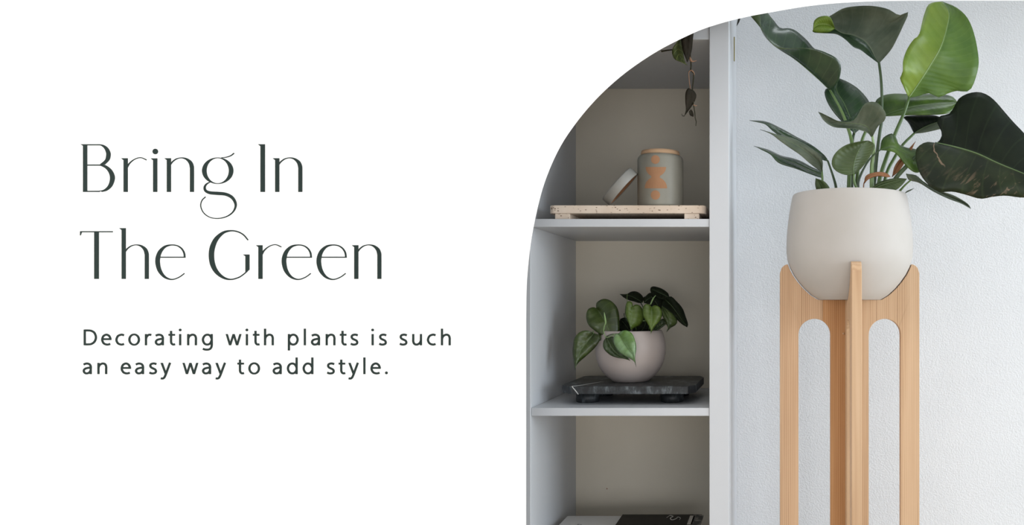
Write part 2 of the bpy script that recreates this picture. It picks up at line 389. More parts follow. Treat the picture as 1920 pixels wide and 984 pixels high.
# ---------------------------------------------------------------- banner text as lettering on the added white wall
LT = 0.0006
def q3(x, y, h=LT): return Vector(((x-VX)/F*YP, YP-h, ZC+(VY-y)/F*YP))
class Glyph:
    def __init__(s): s.bm = bmesh.new(); s.h = LT
    def ribbon(s, A, B, n=28, straight=False):
        if straight or len(A) == 2: a, b = A, B
        else: a, b = catmull(A, n), catmull(B, n)
        bm = s.bm; s.h += 0.00002
        rows = [[bm.verts.new(q3(*p, s.h)) for p in (x, y)]+[bm.verts.new(q3(*p, 0)) for p in (y, x)] for x, y in zip(a, b)]
        for r0, r1 in zip(rows, rows[1:]):
            for k in range(4): bm.faces.new((r0[k], r0[(k+1) % 4], r1[(k+1) % 4], r1[k]))
        bm.faces.new(rows[0]); bm.faces.new(list(reversed(rows[-1])))
    def pen(s, C, w=None, n=30, smooth=True):
        C = [c if len(c) == 3 else (c[0], c[1], w) for c in C]
        q = catmull([(c[0], c[1]) for c in C], n) if smooth and len(C) > 2 else [(c[0], c[1]) for c in C]
        # width by nearest arc position
        L = [0]
        for a, b in zip(C, C[1:]): L.append(L[-1]+math.dist(a[:2], b[:2]))
        A = []; B = []; m = len(q)
        for i, p in enumerate(q):
            t = i/(m-1)*L[-1] if smooth and len(C) > 2 else L[i]
            j = 0
            while j < len(L)-2 and L[j+1] < t: j += 1
            ww = C[j][2]+(C[j+1][2]-C[j][2])*min(1, (t-L[j])/max(1e-6, L[j+1]-L[j]))
            a = q[max(i-1, 0)]; b = q[min(i+1, m-1)]
            dx, dy = b[0]-a[0], b[1]-a[1]; d = math.hypot(dx, dy) or 1
            nx, ny = -dy/d*ww/2, dx/d*ww/2
            A.append((p[0]+nx, p[1]+ny)); B.append((p[0]-nx, p[1]-ny))
        s.ribbon(A, B, straight=True)
    def rect(s, x0, x1, y0, y1): s.ribbon([(x0, y0), (x0, y1)], [(x1, y0), (x1, y1)])
    def ring(s, cx, cy, rx, ry, ix, iy, icx=None, n=56):
        icx = cx if icx is None else icx
        A = [(cx+rx*math.cos(2*math.pi*k/n), cy+ry*math.sin(2*math.pi*k/n)) for k in range(n+1)]
        B = [(icx+ix*math.cos(2*math.pi*k/n), cy+iy*math.sin(2*math.pi*k/n)) for k in range(n+1)]
        s.ribbon(A, B, straight=True)
    def dot(s, cx, cy, r): s.ring(cx, cy, r, r, 0.02, 0.02, n=24)
    def done(s, parent):
        bmesh.ops.recalc_face_normals(s.bm, faces=s.bm.faces)
        return obj('letter', s.bm, M_letter, parent)
def sh(pts, dx, dy): return [(p[0]+dx, p[1]+dy)+tuple(p[2:]) for p in pts]

head = thing('heading_lettering', 'large dark green heading reading Bring In The Green on the added white banner wall', 'lettering', q3(150, 523, 0))
# line 1, baseline 359.8
g = Glyph(); g.rect(155.9, 163.8, 270.4, 359.8); g.ribbon([(151, 270.4), (156, 273.4)], [(163.8, 270.4), (163.8, 273.4)])
g.rect(163.8, 187.5, 270.4, 272.5); g.rect(163.8, 187.5, 308.4, 310.6); g.rect(163.8, 187.5, 357.6, 359.8)
g.ribbon([(187, 270.4), (194, 271.5), (202, 276.5), (207, 285), (207.6, 292), (205.3, 300), (197, 308.6)],
         [(187, 272.5), (190.5, 273.6), (195.5, 278), (199, 285.5), (199.4, 291.5), (197, 300), (187, 308.6)])
g.ribbon([(190, 308.2), (199, 310), (209, 317.5), (214.8, 328), (215.2, 337), (210.5, 349), (201.5, 357), (192, 359.8)],
         [(186, 310.6), (191, 311.7), (199.5, 317), (205.6, 327), (206.3, 338), (202.5, 348.5), (195, 355.5), (186, 357.6)])
g.done(head)
def serif_stem(g, x0, x1, top, base, ext=4.8):
    g.rect(x0, x1, top, base); g.ribbon([(x0-ext, top), (x0, top+3.6)], [(x1, top), (x1, top+3.8)])
def R_(dx, dy):
    g = Glyph(); serif_stem(g, 231.9+dx, 239.8+dx, 296.6+dy, 359.8+dy)
    g.ribbon(sh([(239.8, 308), (245, 302.6), (252, 298), (259, 295.3), (266, 295), (275.5, 299)], dx, dy),
             sh([(239.8, 314.5), (244, 307), (251, 300.6), (258.5, 297.1), (265.5, 296.6), (274.5, 300.7)], dx, dy)); g.done(head)
def N_(dx, dy, tall=False):
    g = Glyph(); serif_stem(g, 313+dx, 320.8+dx, 264.6+dy if tall else 296.6+dy, 359.8+dy)
    g.ribbon(sh([(320.8, 305), (324, 301.3), (331, 296.9), (341, 295), (351, 296.7), (359.6, 302.6), (363.4, 311), (363.9, 320), (363.9, 359.8)], dx, dy),
             sh([(320.8, 309), (325, 303.6), (332, 298.6), (340, 296.8), (348, 299.3), (354, 306), (356.2, 314), (356.4, 321), (356.4, 359.8)], dx, dy), n=60); g.done(head)
def E_(dx):
    g = Glyph()
    g.pen(sh([(346.6, 483, 3.0), (345.4, 474, 3.2), (340.5, 465.8, 2.8), (332, 460.4, 2.2), (321, 459.2, 2.2), (309.5, 462.4, 4.2), (300.5, 471.5, 7), (296.3, 483, 8.5), (296, 494, 8.6),
           (299.5, 507, 7.4), (307.5, 517.8, 4.8), (317, 522.9, 2.8), (326, 523.4, 2.0), (337, 519, 1.8), (346, 512.4, 1.8)], dx, 0), n=64)
    g.rect(298+dx, 348.1+dx, 481.1, 483.1); g.done(head)
R_(0, 0)
g = Glyph(); serif_stem(g, 287.3, 295.1, 296.8, 359.8); g.dot(291.4, 284.0, 5.2); g.done(head)
N_(0, 0)
g = Glyph(); g.ring(408.4, 320, 29.4, 24.8, 20.9, 23.4)
k = 4.17
g.pen([(130+x/k, 250+y/k, ww/k) for x, y, ww in ((1190, 190, 5), (1225, 187, 7), (1262, 175, 8), (1289, 155, 9))], n=16)
g.pen([(130+x/k, 250+y/k, ww/k) for x, y, ww in ((1100, 381, 6), (1074, 396, 12), (1059, 420, 17), (1066, 448, 20), (1100, 464, 24), (1160, 469, 26), (1220, 475, 25), (1268, 497, 24), (1296, 535, 21), (1300, 575, 15),
       (1275, 620, 10), (1225, 652, 8), (1160, 665, 7), (1098, 655, 7), (1050, 620, 7), (1028, 568, 7), (1038, 524, 7), (1066, 496, 8))], n=90)
g.done(head)
g = Glyph(); serif_stem(g, 488.5, 497, 270.4, 359.8); g.done(head)
N_(203.1, 0)
# line 2, baseline 522.8
g = Glyph(); g.rect(150.4, 211.8, 433.3, 435.4); g.rect(176.9, 185.6, 434, 522.8); g.ribbon([(150.4, 434), (150.2, 441.3)], [(154.2, 434), (151.6, 441.3)]); g.done(head)
N_(-84.7, 163, True)
E_(0)
g = Glyph()
g.pen([(465.3, 450, 2.2), (456.5, 440, 2.3), (445.5, 434.2, 2.4), (433, 432.5, 2.6), (419, 436, 4.8), (406, 447.5, 8), (398.8, 462.5, 9.8), (396.6, 478, 10), (398.8, 495, 9.6), (406.2, 509.5, 7.6), (419, 520.2, 4.6), (433, 523.7, 2.4), (447, 520.3, 2.2), (456, 514.8, 2.0), (464, 508, 2)], n=70)
g.ribbon([(460.3, 477), (460.3, 511.3)], [(468, 477), (468, 505.5)]); g.ribbon([(455.6, 477), (460.3, 480.2)], [(468, 477), (468, 480.8)]); g.done(head)
R_(252.7, 163); E_(236.9); E_(302.2); N_(351.3, 163)

slog = thing('slogan_lettering', 'small dark two-line slogan about decorating with plants below the large heading', 'lettering', q3(154, 701, 0))
W = 3.9
def small(ch, x, base):
    g = Glyph(); X = lambda pts: [(x+a, base-b) for a, b in pts]
    pen = lambda pts, n=24, smooth=True: g.pen(X(pts), W, n, smooth)
    st = lambda a, b0, b1: g.rect(x+a-W/2, x+a+W/2, base-b1, base-b0)
    def hz(a0, a1, b): g.rect(x+a0, x+a1, base-b-W/2+.2, base-b+W/2-.2)
    if ch == 'D':
        st(2, 0, 29.7); pen([(2, 27.9), (8, 27.9), (14, 27.2), (20, 23.5), (23, 15.2), (20.5, 7.2), (14.5, 2.6), (8, 1.8), (2, 1.8)], 40)
    elif ch == 'e': pen([(16.9, 2.6), (14.5, 1.8), (10.7, 1.4), (5.4, 3.2), (2.3, 8), (2.2, 13), (4.6, 17.7), (9.8, 20), (14.8, 17.7), (17.2, 12.8), (17.2, 10.9)], 40); hz(2.3, 19.1, 11.6)
    elif ch == 'c': pen([(16, 2.6), (13.6, 1.7), (10.8, 1.4), (5.4, 3.2), (2.2, 8), (2.2, 12.6), (5.2, 17.8), (11, 20), (13.8, 19.6), (16, 18.8)], 34)
    elif ch == 'o': g.ring(x+10.9, base-10.7, 10.9, 11.4, 6.9, 7.9)
    elif ch == 'r': st(2, 0, 21.2); pen([(2, 12), (3.4, 16.3), (6.6, 19.4), (9.6, 19.9), (11.9, 19.3)], 16)
    elif ch == 'a':
        pen([(1.9, 18), (5, 19.4), (8.7, 19.9), (13, 18.4), (15.2, 14.5), (15.2, 9), (15.2, 0)], 34)
        pen([(15.2, 12.4), (9.5, 11.6), (4.4, 9.9), (2.1, 6.3), (4, 2.5), (8, 1.4), (12.6, 3.2), (15.2, 7.4)], 34)
    elif ch == 't': pen([(4.9, 27.2), (4.9, 12), (5.1, 5.4), (7.2, 2.1), (10, 1.5), (12.3, 2.1)], 30); hz(0, 12.3, 19.7)
    elif ch == 'i': st(2, 0, 21.2); g.dot(x+2, base-28.8, 2.5)
    elif ch in 'nh': st(2, 0, 21.2 if ch == 'n' else 31.3); pen([(2, 12.4), (4, 16.8), (8, 19.5), (11.4, 19.9), (14.8, 18.2), (16.4, 14), (16.4, 9), (16.4, 0)], 40)
    elif ch == 'u': st(16.4, 0, 21.2); pen([(2, 21.2), (2, 12), (2, 7.2), (3.8, 3), (7.4, 1.4), (11.2, 2.2), (14.6, 5), (16.4, 9)], 40)
    elif ch == 'g':
        pen([(18.4, 11.5), (18.4, 10), (15.4, 3.6), (10, 1.4), (5, 3.2), (2.2, 8.4), (2.5, 13.8), (6, 18.6), (11, 19.9), (15.6, 17.8), (18.4, 12)], 50)
        pen([(18.4, 21.2), (18.4, 8), (18.4, 0), (17, -4.8), (13.4, -7.6), (8.4, -8.1), (4.6, -7.6), (1.9, -6.4)], 44)
    elif ch in 'pd':
        s = 1 if ch == 'p' else -1; ox = 0 if ch == 'p' else 20.2
        C = [(2, 8), (4.8, 3.4), (9.8, 1.4), (15, 3.2), (18, 8.6), (17.7, 14), (14.4, 18.6), (9.6, 19.9), (5, 17.8), (2, 12.6)]
        pen([(ox+s*a, b) for a, b in C], 50); st(ox+s*2, -9.7 if ch == 'p' else 0, 21.2 if ch == 'p' else 31.3)
    elif ch == 'l': st(2, 0, 31.3)
    elif ch == 's': pen([(0.6, 2.9), (4, 1.6), (7.6, 1.4), (11.4, 2.6), (12.8, 5.4), (11.4, 8.6), (7.6, 10.6), (3.8, 12.6), (2.2, 15.8), (3.6, 18.7), (7.4, 20), (10.6, 19.8), (13.6, 18.7)], 44)
    elif ch == 'w':
        for a, b in (((2, 21.2), (8.3, 0)), ((8.3, 0), (14.9, 21.2)), ((14.9, 21.2), (21.4, 0)), ((21.4, 0), (27.7, 21.2))):
            g.ribbon([(x+a[0]-1.95, base-a[1]), (x+b[0]-1.95, base-b[1])], [(x+a[0]+1.95, base-a[1]), (x+b[0]+1.95, base-b[1])])
    elif ch == 'y':
        g.ribbon([(x, base-21.2), (x+8, base)], [(x+4.3, base-21.2), (x+12, base)])
        pen([(17.9, 21.4), (14, 11), (10, 0), (7.2, -6), (4.6, -8.1), (2, -8.1), (0.6, -7.8)], 34)
    elif ch == '.': g.dot(x+2.5, base-2.4, 2.6)
    return g.done(slog)
k = 5.053
for ox, base, row in ((130, 647.2, [('D', 137), ('e', 303), ('c', 438), ('o', 560), ('r', 717), ('a', 810), ('t', 940), ('i', 1041), ('n', 1117), ('g', 1257), ('w', 1482), ('i', 1673), ('t', 1740), ('h', 1845)]),
                      (490, 647.2, [('p', 252), ('l', 403), ('a', 470), ('n', 610), ('t', 745), ('s', 845), ('i', 1045), ('s', 1115), ('s', 1310), ('u', 1430), ('c', 1570), ('h', 1702)]),
                      (130, 701.2, [('a', 127), ('n', 267), ('e', 488), ('a', 622), ('s', 757), ('y', 865), ('w', 1073), ('a', 1257), ('y', 1385), ('t', 1593), ('o', 1697)]),
                      (490, 701.2, [('a', 107), ('d', 243), ('d', 392), ('s', 622), ('t', 733), ('y', 825), ('l', 967), ('e', 1035), ('.', 1173)])):
    for ch, xx in row: small(ch, ox+xx/k, base)

# ---------------------------------------------------------------- bookcase
XL, XR, XO = -0.4917, -0.1232, -0.0825
def Z(y, Y=Y_case): return ZC+(VY-y)/F*Y
case = thing('bookcase', 'tall white laminate bookcase holding the small pot plant and the jar', 'bookcase', ((XL+XR)/2, Y_case+.2, 0))
z_top = 2.10
box('side_panel', XL-0.018, XL, Y_case, Y_back, 0, z_top, M_case, case)
box('side_panel', XR, XO, Y_case, 1.82, 0, z_top, M_case, case, 0.0015)
box('side_panel', XR, XO-0.0012, 1.8205, Y_wall-.001, 0, z_top, M_case, case)
box('back_panel', XL-.018, XR+.0, Y_back, Y_back+0.008, 0.05, z_top, M_caseback, case)
box('top_panel', XL, XR, Y_case+.002, Y_back, z_top-0.02, z_top, M_case, case)
box('plinth', XL, XR, Y_case+.03, Y_case+.045, 0, 0.06, M_case, case)
S = {}
for nm, yt, yb in (('upper', 50, 73), ('jar', 410, 425), ('plant', 765, 780)):
    S[nm] = Z(yt); box('shelf', XL+.0005, XR-.0005, Y_case+.003, Y_back-.0005, Z(yb), Z(yt), M_case, case, 0.0008)
S['book'] = ZC-0.575; box('shelf', XL+.0005, XR-.0005, Y_case+.003, Y_back-.0005, S['book']-.0165, S['book'], M_case, case, 0.0008)
box('shelf', XL+.0005, XR-.0005, Y_case+.003, Y_back-.0005, 0.045, 0.062, M_case, case, 0.0008)
box('shelf', XL+.0005, XR-.0005, Y_case+.003, Y_back-.0005, ZC+0.93, ZC+0.9465, M_case, case, 0.0008)
h = box('hinge', XO-.0012, XO+0.0012, 1.895, 1.900, ZC+0.571, ZC+0.628, M_brass, case, 0.0004)
h['label'] = 'thin tarnished brass strip'
for (px, py) in ((1306, 165), (1138, 916)):      # small marks left by shelf pins
    bm = bmesh.new(); c = P(px, py, Y_back); bmesh.ops.create_uvsphere(bm, u_segments=8, v_segments=6, radius=0.0016)
    bmesh.ops.transform(bm, matrix=Matrix.Translation(c), verts=bm.verts); obj('nail_head', bm, M_bark, case, smooth=True)

# ---------------------------------------------------------------- travertine tray, jar and lid
zt0 = S['jar']; Yt = 1.668; z_slab0 = Z(400, Yt); z_slab1 = Z(384.6, Yt)
def rounded_rect(x0, x1, y0, y1, r, z, n=5):
    pts = []
    for cx, cy, a0 in ((x1-r, y1-r, 0), (x0+r, y1-r, 90), (x0+r, y0+r, 180), (x1-r, y0+r, 270)):
        for i in range(n+1):
            a = math.radians(a0+90*i/n); pts.append(Vector((cx+r*math.cos(a), cy+r*math.sin(a), z)))
    return pts
x0, x1 = P(1029, 0, Yt).x, P(1323, 0, Yt).x
tray = thing('travertine_tray', 'beige travertine stone tray on two feet under the jar and lid', 'tray', ((x0+x1)/2, Yt+.08, zt0))
bm = bmesh.new(); prism(bm, rounded_rect(x0, x1, Yt, Yt+0.16, 0.012, z_slab0), Vector((0, 0, z_slab1-z_slab0)))
obj('slab', bm, M_trav, tray, bevel=0.0015)
for a, b in ((1040.5, 1068), (1283, 1311)):
    box('foot', P(a, 0, Yt+.002).x, P(b, 0, Yt+.002).x, Yt+.002, Yt+.15, zt0, z_slab0, M_trav, tray, 0.001)
jc = Vector((P(1238.5, 0, 1.723).x, 1.7215, z_slab1)); jr = 0.0490
jt = Z(289.5, 1.70)-z_slab1; jl = Z(283, 1.71)-z_slab1
jar = thing('ceramic_jar', 'grey green ceramic jar with orange hourglass motif, open, on the travertine tray', 'jar', jc)
lathe('body', [(0, 0), (jr-.004, 0), (jr-.001, .002), (jr, .005), (jr, jt-.010), (jr-.0012, jt-.005), (jr-.005, jt-.0005), (jr-.010, jt), (jr-.012, jt-.001), (jr-.012, 0.006), (0, 0.006)], jc, M_jar, jar)
lathe('rim', [(jr-.0115, jt-.002), (jr-.0085, jt-.001), (jr-.0075, jt+.004), (jr-.0085, jl), (jr-.012, jl), (jr-.0125, jt-.002)], jc, M_lip, jar)
def motif(name, outline):
    """outline in pixels; wrapped on the jar wall, half a millimetre proud."""
    bm = bmesh.new()
    def wrap(px, py, r):
        dx = (px-1238.5)/F*1.675; ang = math.asin(max(-.99, min(.99, dx/jr)))
        zz = ZC+(VY-py)/F*(1.7215-jr*math.cos(ang))
        return Vector((jc.x+r*math.sin(ang), jc.y-r*math.cos(ang), zz))
    rows = []
    for (y, xa, xb) in outline:
        rows.append([bm.verts.new(wrap(xa+(xb-xa)*i/8, y, jr+.0006)) for i in range(9)]+[bm.verts.new(wrap(xa+(xb-xa)*i/8, y, jr-.0003)) for i in range(8, -1, -1)])
    for a, b in zip(rows, rows[1:]):
        for i in range(18): bm.faces.new((a[i], a[(i+1) % 18], b[(i+1) % 18], b[i]))
    bm.faces.new(rows[0]); bm.faces.new(list(reversed(rows[-1])))
    bmesh.ops.recalc_face_normals(bm, faces=bm.faces)
    o = obj(name, bm, M_clay, jar); return o
def disc_rows(cx, cy, r): return [(cy-r*math.cos(t), cx-r*max(.05, math.sin(t)), cx+r*max(.05, math.sin(t))) for t in (math.pi*i/14 for i in range(15))]
motif('painted_circle', disc_rows(1235, 299, 8.2)); motif('painted_circle', disc_rows(1235, 365.5, 8.8))
top = [(313+t*16.5, 1235.3-19.2*math.sqrt(max(0, 1-(t*0.9)**2)), 1235.3+19.2*math.sqrt(max(0, 1-(t*0.9)**2))) for t in (i/9 for i in range(10))]
bot = [(333+(1-t)*20, 1235.3-21*math.sqrt(max(0, 1-(t*0.93)**2)), 1235.3+21*math.sqrt(max(0, 1-(t*0.93)**2))) for t in (1-i/9 for i in range(10))]
motif('painted_hourglass', top+bot)
# leaning lid: a short cap, closed side up and left, open side down and right
c_mid = P(1162.5, 349.5, 1.70)
ax = Vector((-0.742, -0.15, 0.66)).normalized()          # towards its closed face
rl, hl = 0.0455, 0.0205
rot = Vector((0, 0, 1)).rotation_difference(ax)
lid = thing('ceramic_lid', 'pale grey round jar lid leaning against the left side of the ceramic jar', 'lid', c_mid)
lathe('cap', [(0, hl/2), (rl-.003, hl/2), (rl-.0008, hl/2-.001), (rl, hl/2-.003), (rl, -hl/2+.001), (rl-.001, -hl/2), (rl-.004, -hl/2), (rl-.004, hl/2-.006), (0, hl/2-.006)], c_mid, M_lid, lid, rot=rot)
lathe('liner', [(0, hl/2-.0065), (rl-.0045, hl/2-.0065), (rl-.0045, -hl/2+.001), (rl-.006, -hl/2+.001), (rl-.006, hl/2-.008), (0, hl/2-.008)], c_mid, M_clay, lid, rot=rot)

# ---------------------------------------------------------------- black marble board, small pot
zs = S['plant']; zb0, zb1 = ZC-0.1954, ZC-0.1786
board = thing('marble_board', 'black marble serving board on round feet under the small pot plant', 'board', (-.305, 1.81, zs))
out = [(-.4197, 1.692), (-.172, 1.697), (-.158, 1.722), (-.155, 1.90), (-.165, 1.935), (-.435, 1.938), (-.447, 1.925), (-.447, 1.728)]
bm = bmesh.new(); prism(bm, [Vector((x, y, zb0)) for x, y in out], Vector((0, 0, zb1-zb0)))
slab = obj('slab', bm, M_marble, board, bevel=0.0012)
bm = bmesh.new()      # pale vein running over the top and down the front edge
va = [(-.4197+.003, 1.6915, zb1+.0003), (-.406, 1.705, zb1+.0003), (-.392, 1.745, zb1+.0003), (-.372, 1.80, zb1+.0003)]
for a, b, wd in ((va[0], va[1], .0006), (va[1], va[2], .0004), (va[2], va[3], .0003)):
    tube_bm(bm, [a, b], [wd, wd*.8], 5)
tube_bm(bm, [(-.417, 1.6918, zb1), (-.408, 1.6920, zb0+.006), (-.4035, 1.6921, zb0)], [.0010, .0011, .0008], 5)
obj('vein', bm, M_vein, board)
for x, y in ((-.398, 1.757), (-.213, 1.757), (-.392, 1.885), (-.213, 1.885)):
    lathe('foot', [(0, 0), (.0235, 0), (.025, .0015), (.025, zb0-zs), (0, zb0-zs)], (x, y, zs), M_marble, board, 40)

pc = Vector((-.3130, 1.8100, zb1))
pot2 = thing('small_round_pot', 'small rounded beige ceramic bowl pot standing on the black marble board', 'pot', pc)
k2 = 1.81/F
prof = [(y_, r_) for y_, r_ in ((717, 32), (716, 34), (712.5, 37.5), (707, 44.5), (699, 51.5), (688, 58.3), (676, 62.6), (663, 64.8), (650, 65.2), (638, 63.6), (627, 60.8), (620.5, 58.4))]
zz = lambda y_: (717-y_)/(717-620.5)*0.1136
pr = [(0, 0)]+[(r_*k2, zz(y_)) for y_, r_ in prof]+[(57.4*k2, zz(619.6)), (55.5*k2, zz(620))]+[((r_-4)*k2, zz(y_)) for y_, r_ in reversed(prof[4:-1])]+[(0, zz(700))]
lathe('bowl', pr, pc, M_smallpot, pot2, 72)
pl2 = thing('heartleaf_plant', 'small trailing heart-leaved plant growing in the small round beige pot', 'plant', pc+Vector((0, 0, .09)))
lathe('soil', [(0, .095), (.045, .094), (.0675, .090), (.066, .085), (0, .085)], pc, M_soil, pl2, 32)
def Cc(X, Y): return (1060+X/7.68, 530+Y/7.68)
def C3(X, Y): return (960+X/4, 492+Y/4)
hd = dict(thick=.0006, k=5, n=18, rib=.0005, bulge=.004, wave=.0015)
def hleaf(conv, m, l, r, dm, dl, dr, ms, **kw):
    a = dict(hd); a.update(kw)
    return leaf(pl2, m, l, r, dm, dl, dr, (ms, H_dark), conv=conv, **a)
# back leaves
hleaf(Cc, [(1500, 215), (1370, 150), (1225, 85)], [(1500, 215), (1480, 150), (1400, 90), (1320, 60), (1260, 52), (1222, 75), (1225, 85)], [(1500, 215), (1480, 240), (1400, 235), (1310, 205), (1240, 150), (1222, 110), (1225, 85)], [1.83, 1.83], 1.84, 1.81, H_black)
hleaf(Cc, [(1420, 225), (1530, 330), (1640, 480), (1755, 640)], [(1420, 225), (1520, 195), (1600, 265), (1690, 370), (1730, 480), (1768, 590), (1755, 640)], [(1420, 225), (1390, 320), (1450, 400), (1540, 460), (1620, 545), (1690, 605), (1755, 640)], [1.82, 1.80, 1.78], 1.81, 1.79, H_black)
hleaf(Cc, [(1390, 330), (1450, 430), (1500, 560), (1457, 715)], [(1390, 330), (1385, 400), (1410, 500), (1450, 590), (1475, 650), (1457, 715)], [(1390, 330), (1480, 390), (1560, 460), (1612, 545), (1590, 605), (1510, 655), (1457, 715)], [1.79, 1.77, 1.76], 1.77, 1.78, H_deep)
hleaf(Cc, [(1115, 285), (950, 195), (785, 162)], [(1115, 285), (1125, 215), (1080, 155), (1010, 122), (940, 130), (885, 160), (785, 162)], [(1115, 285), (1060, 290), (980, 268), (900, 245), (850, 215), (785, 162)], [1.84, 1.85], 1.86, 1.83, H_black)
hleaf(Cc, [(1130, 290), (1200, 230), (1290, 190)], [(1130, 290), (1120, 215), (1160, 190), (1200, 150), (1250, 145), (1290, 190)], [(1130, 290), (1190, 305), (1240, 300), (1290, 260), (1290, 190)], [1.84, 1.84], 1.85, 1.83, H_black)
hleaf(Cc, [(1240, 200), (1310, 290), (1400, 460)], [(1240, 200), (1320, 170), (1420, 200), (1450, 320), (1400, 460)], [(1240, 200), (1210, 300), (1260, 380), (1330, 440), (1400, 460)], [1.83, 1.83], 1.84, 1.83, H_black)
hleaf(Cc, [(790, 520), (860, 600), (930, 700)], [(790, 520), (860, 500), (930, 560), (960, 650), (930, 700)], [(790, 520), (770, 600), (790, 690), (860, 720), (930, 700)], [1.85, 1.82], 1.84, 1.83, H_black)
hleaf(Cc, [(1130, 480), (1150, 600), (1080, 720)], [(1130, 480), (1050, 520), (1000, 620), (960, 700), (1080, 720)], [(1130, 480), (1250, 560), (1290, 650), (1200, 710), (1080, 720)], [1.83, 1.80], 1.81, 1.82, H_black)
hleaf(Cc, [(1250, 690), (1360, 620), (1470, 560)], [(1250, 690), (1300, 600), (1390, 520), (1440, 530), (1470, 560)], [(1250, 690), (1340, 680), (1420, 620), (1465, 590), (1470, 560)], [1.80, 1.79], 1.80, 1.79, H_dark)
# big left heart
hleaf(Cc, [(445, 365), (520, 470), (600, 610), (655, 790)], [(445, 365), (400, 350), (325, 385), (298, 490), (330, 600), (420, 690), (530, 750), (655, 790)], [(445, 365), (448, 290), (540, 232), (650, 255), (740, 345), (775, 480), (784, 640), (765, 730), (655, 790)], [1.80, 1.77, 1.76], [1.78, 1.76, 1.76], [1.80, 1.78, 1.77], H_deep, n=26)
hleaf(Cc, [(470, 700), (560, 740), (640, 790)], [(470, 700), (540, 700), (620, 730), (640, 790)], [(470, 700), (490, 830), (570, 800), (640, 790)], [1.77, 1.77], 1.78, 1.76, H_deep, rib=0)
# two upper centre leaves
hleaf(Cc, [(972, 335), (955, 470), (935, 590), (945, 690)], [(972, 335), (960, 280), (900, 265), (866, 340), (860, 440), (895, 550), (935, 630), (945, 690)], [(972, 335), (1010, 312), (1070, 325), (1115, 390), (1132, 480), (1105, 570), (1060, 625), (990, 650), (945, 690)], [1.77, 1.75], 1.765, 1.775, H_mid)
hleaf(Cc, [(1242, 342), (1246, 480), (1240, 600), (1230, 742)], [(1242, 342), (1190, 303), (1130, 325), (1108, 400), (1128, 500), (1180, 590), (1222, 660), (1230, 742)], [(1242, 342), (1300, 322), (1365, 362), (1392, 450), (1365, 545), (1305, 615), (1258, 680), (1230, 742)], [1.76, 1.735], 1.75, 1.75, H_mid)
# lower leaves hanging in front of the pot
hleaf(C3, [(615, 530), (570, 585), (510, 670), (472, 806)], [(615, 530), (570, 510), (510, 520), (468, 570), (456, 630), (458, 710), (466, 770), (472, 806)], [(615, 530), (655, 545), (660, 580), (630, 630), (570, 690), (510, 740), (482, 775), (472, 806)], [1.76, 1.73], 1.745, 1.75, H_deep)
hleaf(C3, [(710, 560), (750, 640), (810, 700), (888, 735)], [(710, 560), (685, 590), (688, 645), (730, 690), (790, 715), (840, 722), (888, 735)], [(710, 560), (770, 560), (810, 620), (850, 690), (888, 735)], [1.735, 1.72], 1.725, 1.73, H_dark)
hleaf(C3, [(798, 532), (832, 590), (872, 650), (912, 700), (931, 785)], [(798, 532), (766, 545), (763, 600), (790, 660), (850, 705), (900, 730), (922, 750), (931, 785)], [(798, 532), (825, 512), (865, 510), (905, 540), (928, 600), (931, 660), (924, 705), (931, 785)], [1.72, 1.70], 1.715, 1.71, H_lite)
def vtube(name, pts, conv, Y, rad, m, parent=pl2, n=14): return tube_px(name, [conv(*q) for q in pts], Y, rad, m, parent, n, 6)
vtube('leaf_stalk', [(558, 640), (553, 700), (575, 770), (610, 787), (660, 768), (710, 742)], Cc, [1.74, 1.72], .0009, G_stalkpale)
vtube('new_shoot', [(558, 424), (566, 470), (575, 530), (580, 575), (560, 630), (556, 670)], Cc, [1.73, 1.74], [.0006, .0018, .0021, .0013, .0010], G_stalkpale)
vtube('leaf_stalk', [(893, 160), (888, 210), (890, 280)], Cc, [1.80, 1.765], .0007, G_stalk)
vtube('new_shoot', [(1302, 180), (1262, 232), (1226, 312)], Cc, [1.77, 1.755], [.0006, .0016, .0012], G_stalkpale)
vtube('leaf_stalk', [(1085, 290), (1110, 330), (1130, 420), (1120, 560)], Cc, [1.84, 1.81], .0012, G_stalkdark)
vtube('leaf_stalk', [(440, 380), (600, 640), (760, 720)], Cc, [1.81, 1.80], .0010, G_stalkdark)
vtube('leaf_stalk', [(400, 690), (410, 740), (520, 770), (700, 730)], Cc, [1.757, 1.77], .0010, G_stalk)
vtube('leaf_stalk', [(1500, 215), (1430, 400), (1300, 620)], Cc, [1.83, 1.81], .0012, G_stalkdark)
vtube('leaf_stalk', [(845, 440), (850, 480), (900, 560)], Cc, [1.83, 1.82], .0010, G_stalkdark)
vtube('leaf_stalk', [(1115, 548), (1160, 548)], Cc, [1.76, 1.76], .0006, G_stalkpale, n=4)
vtube('leaf_stalk', [(1242, 342), (1250, 460), (1200, 690)], Cc, [1.765, 1.80], .0010, G_stalk)
vtube('leaf_stalk', [(972, 335), (1000, 480), (1020, 690)], Cc, [1.78, 1.80], .0010, G_stalk)
vtube('leaf_stalk', [(700, 560), (740, 540), (800, 535)], C3, [1.75, 1.725], .0010, G_stalk, n=8)

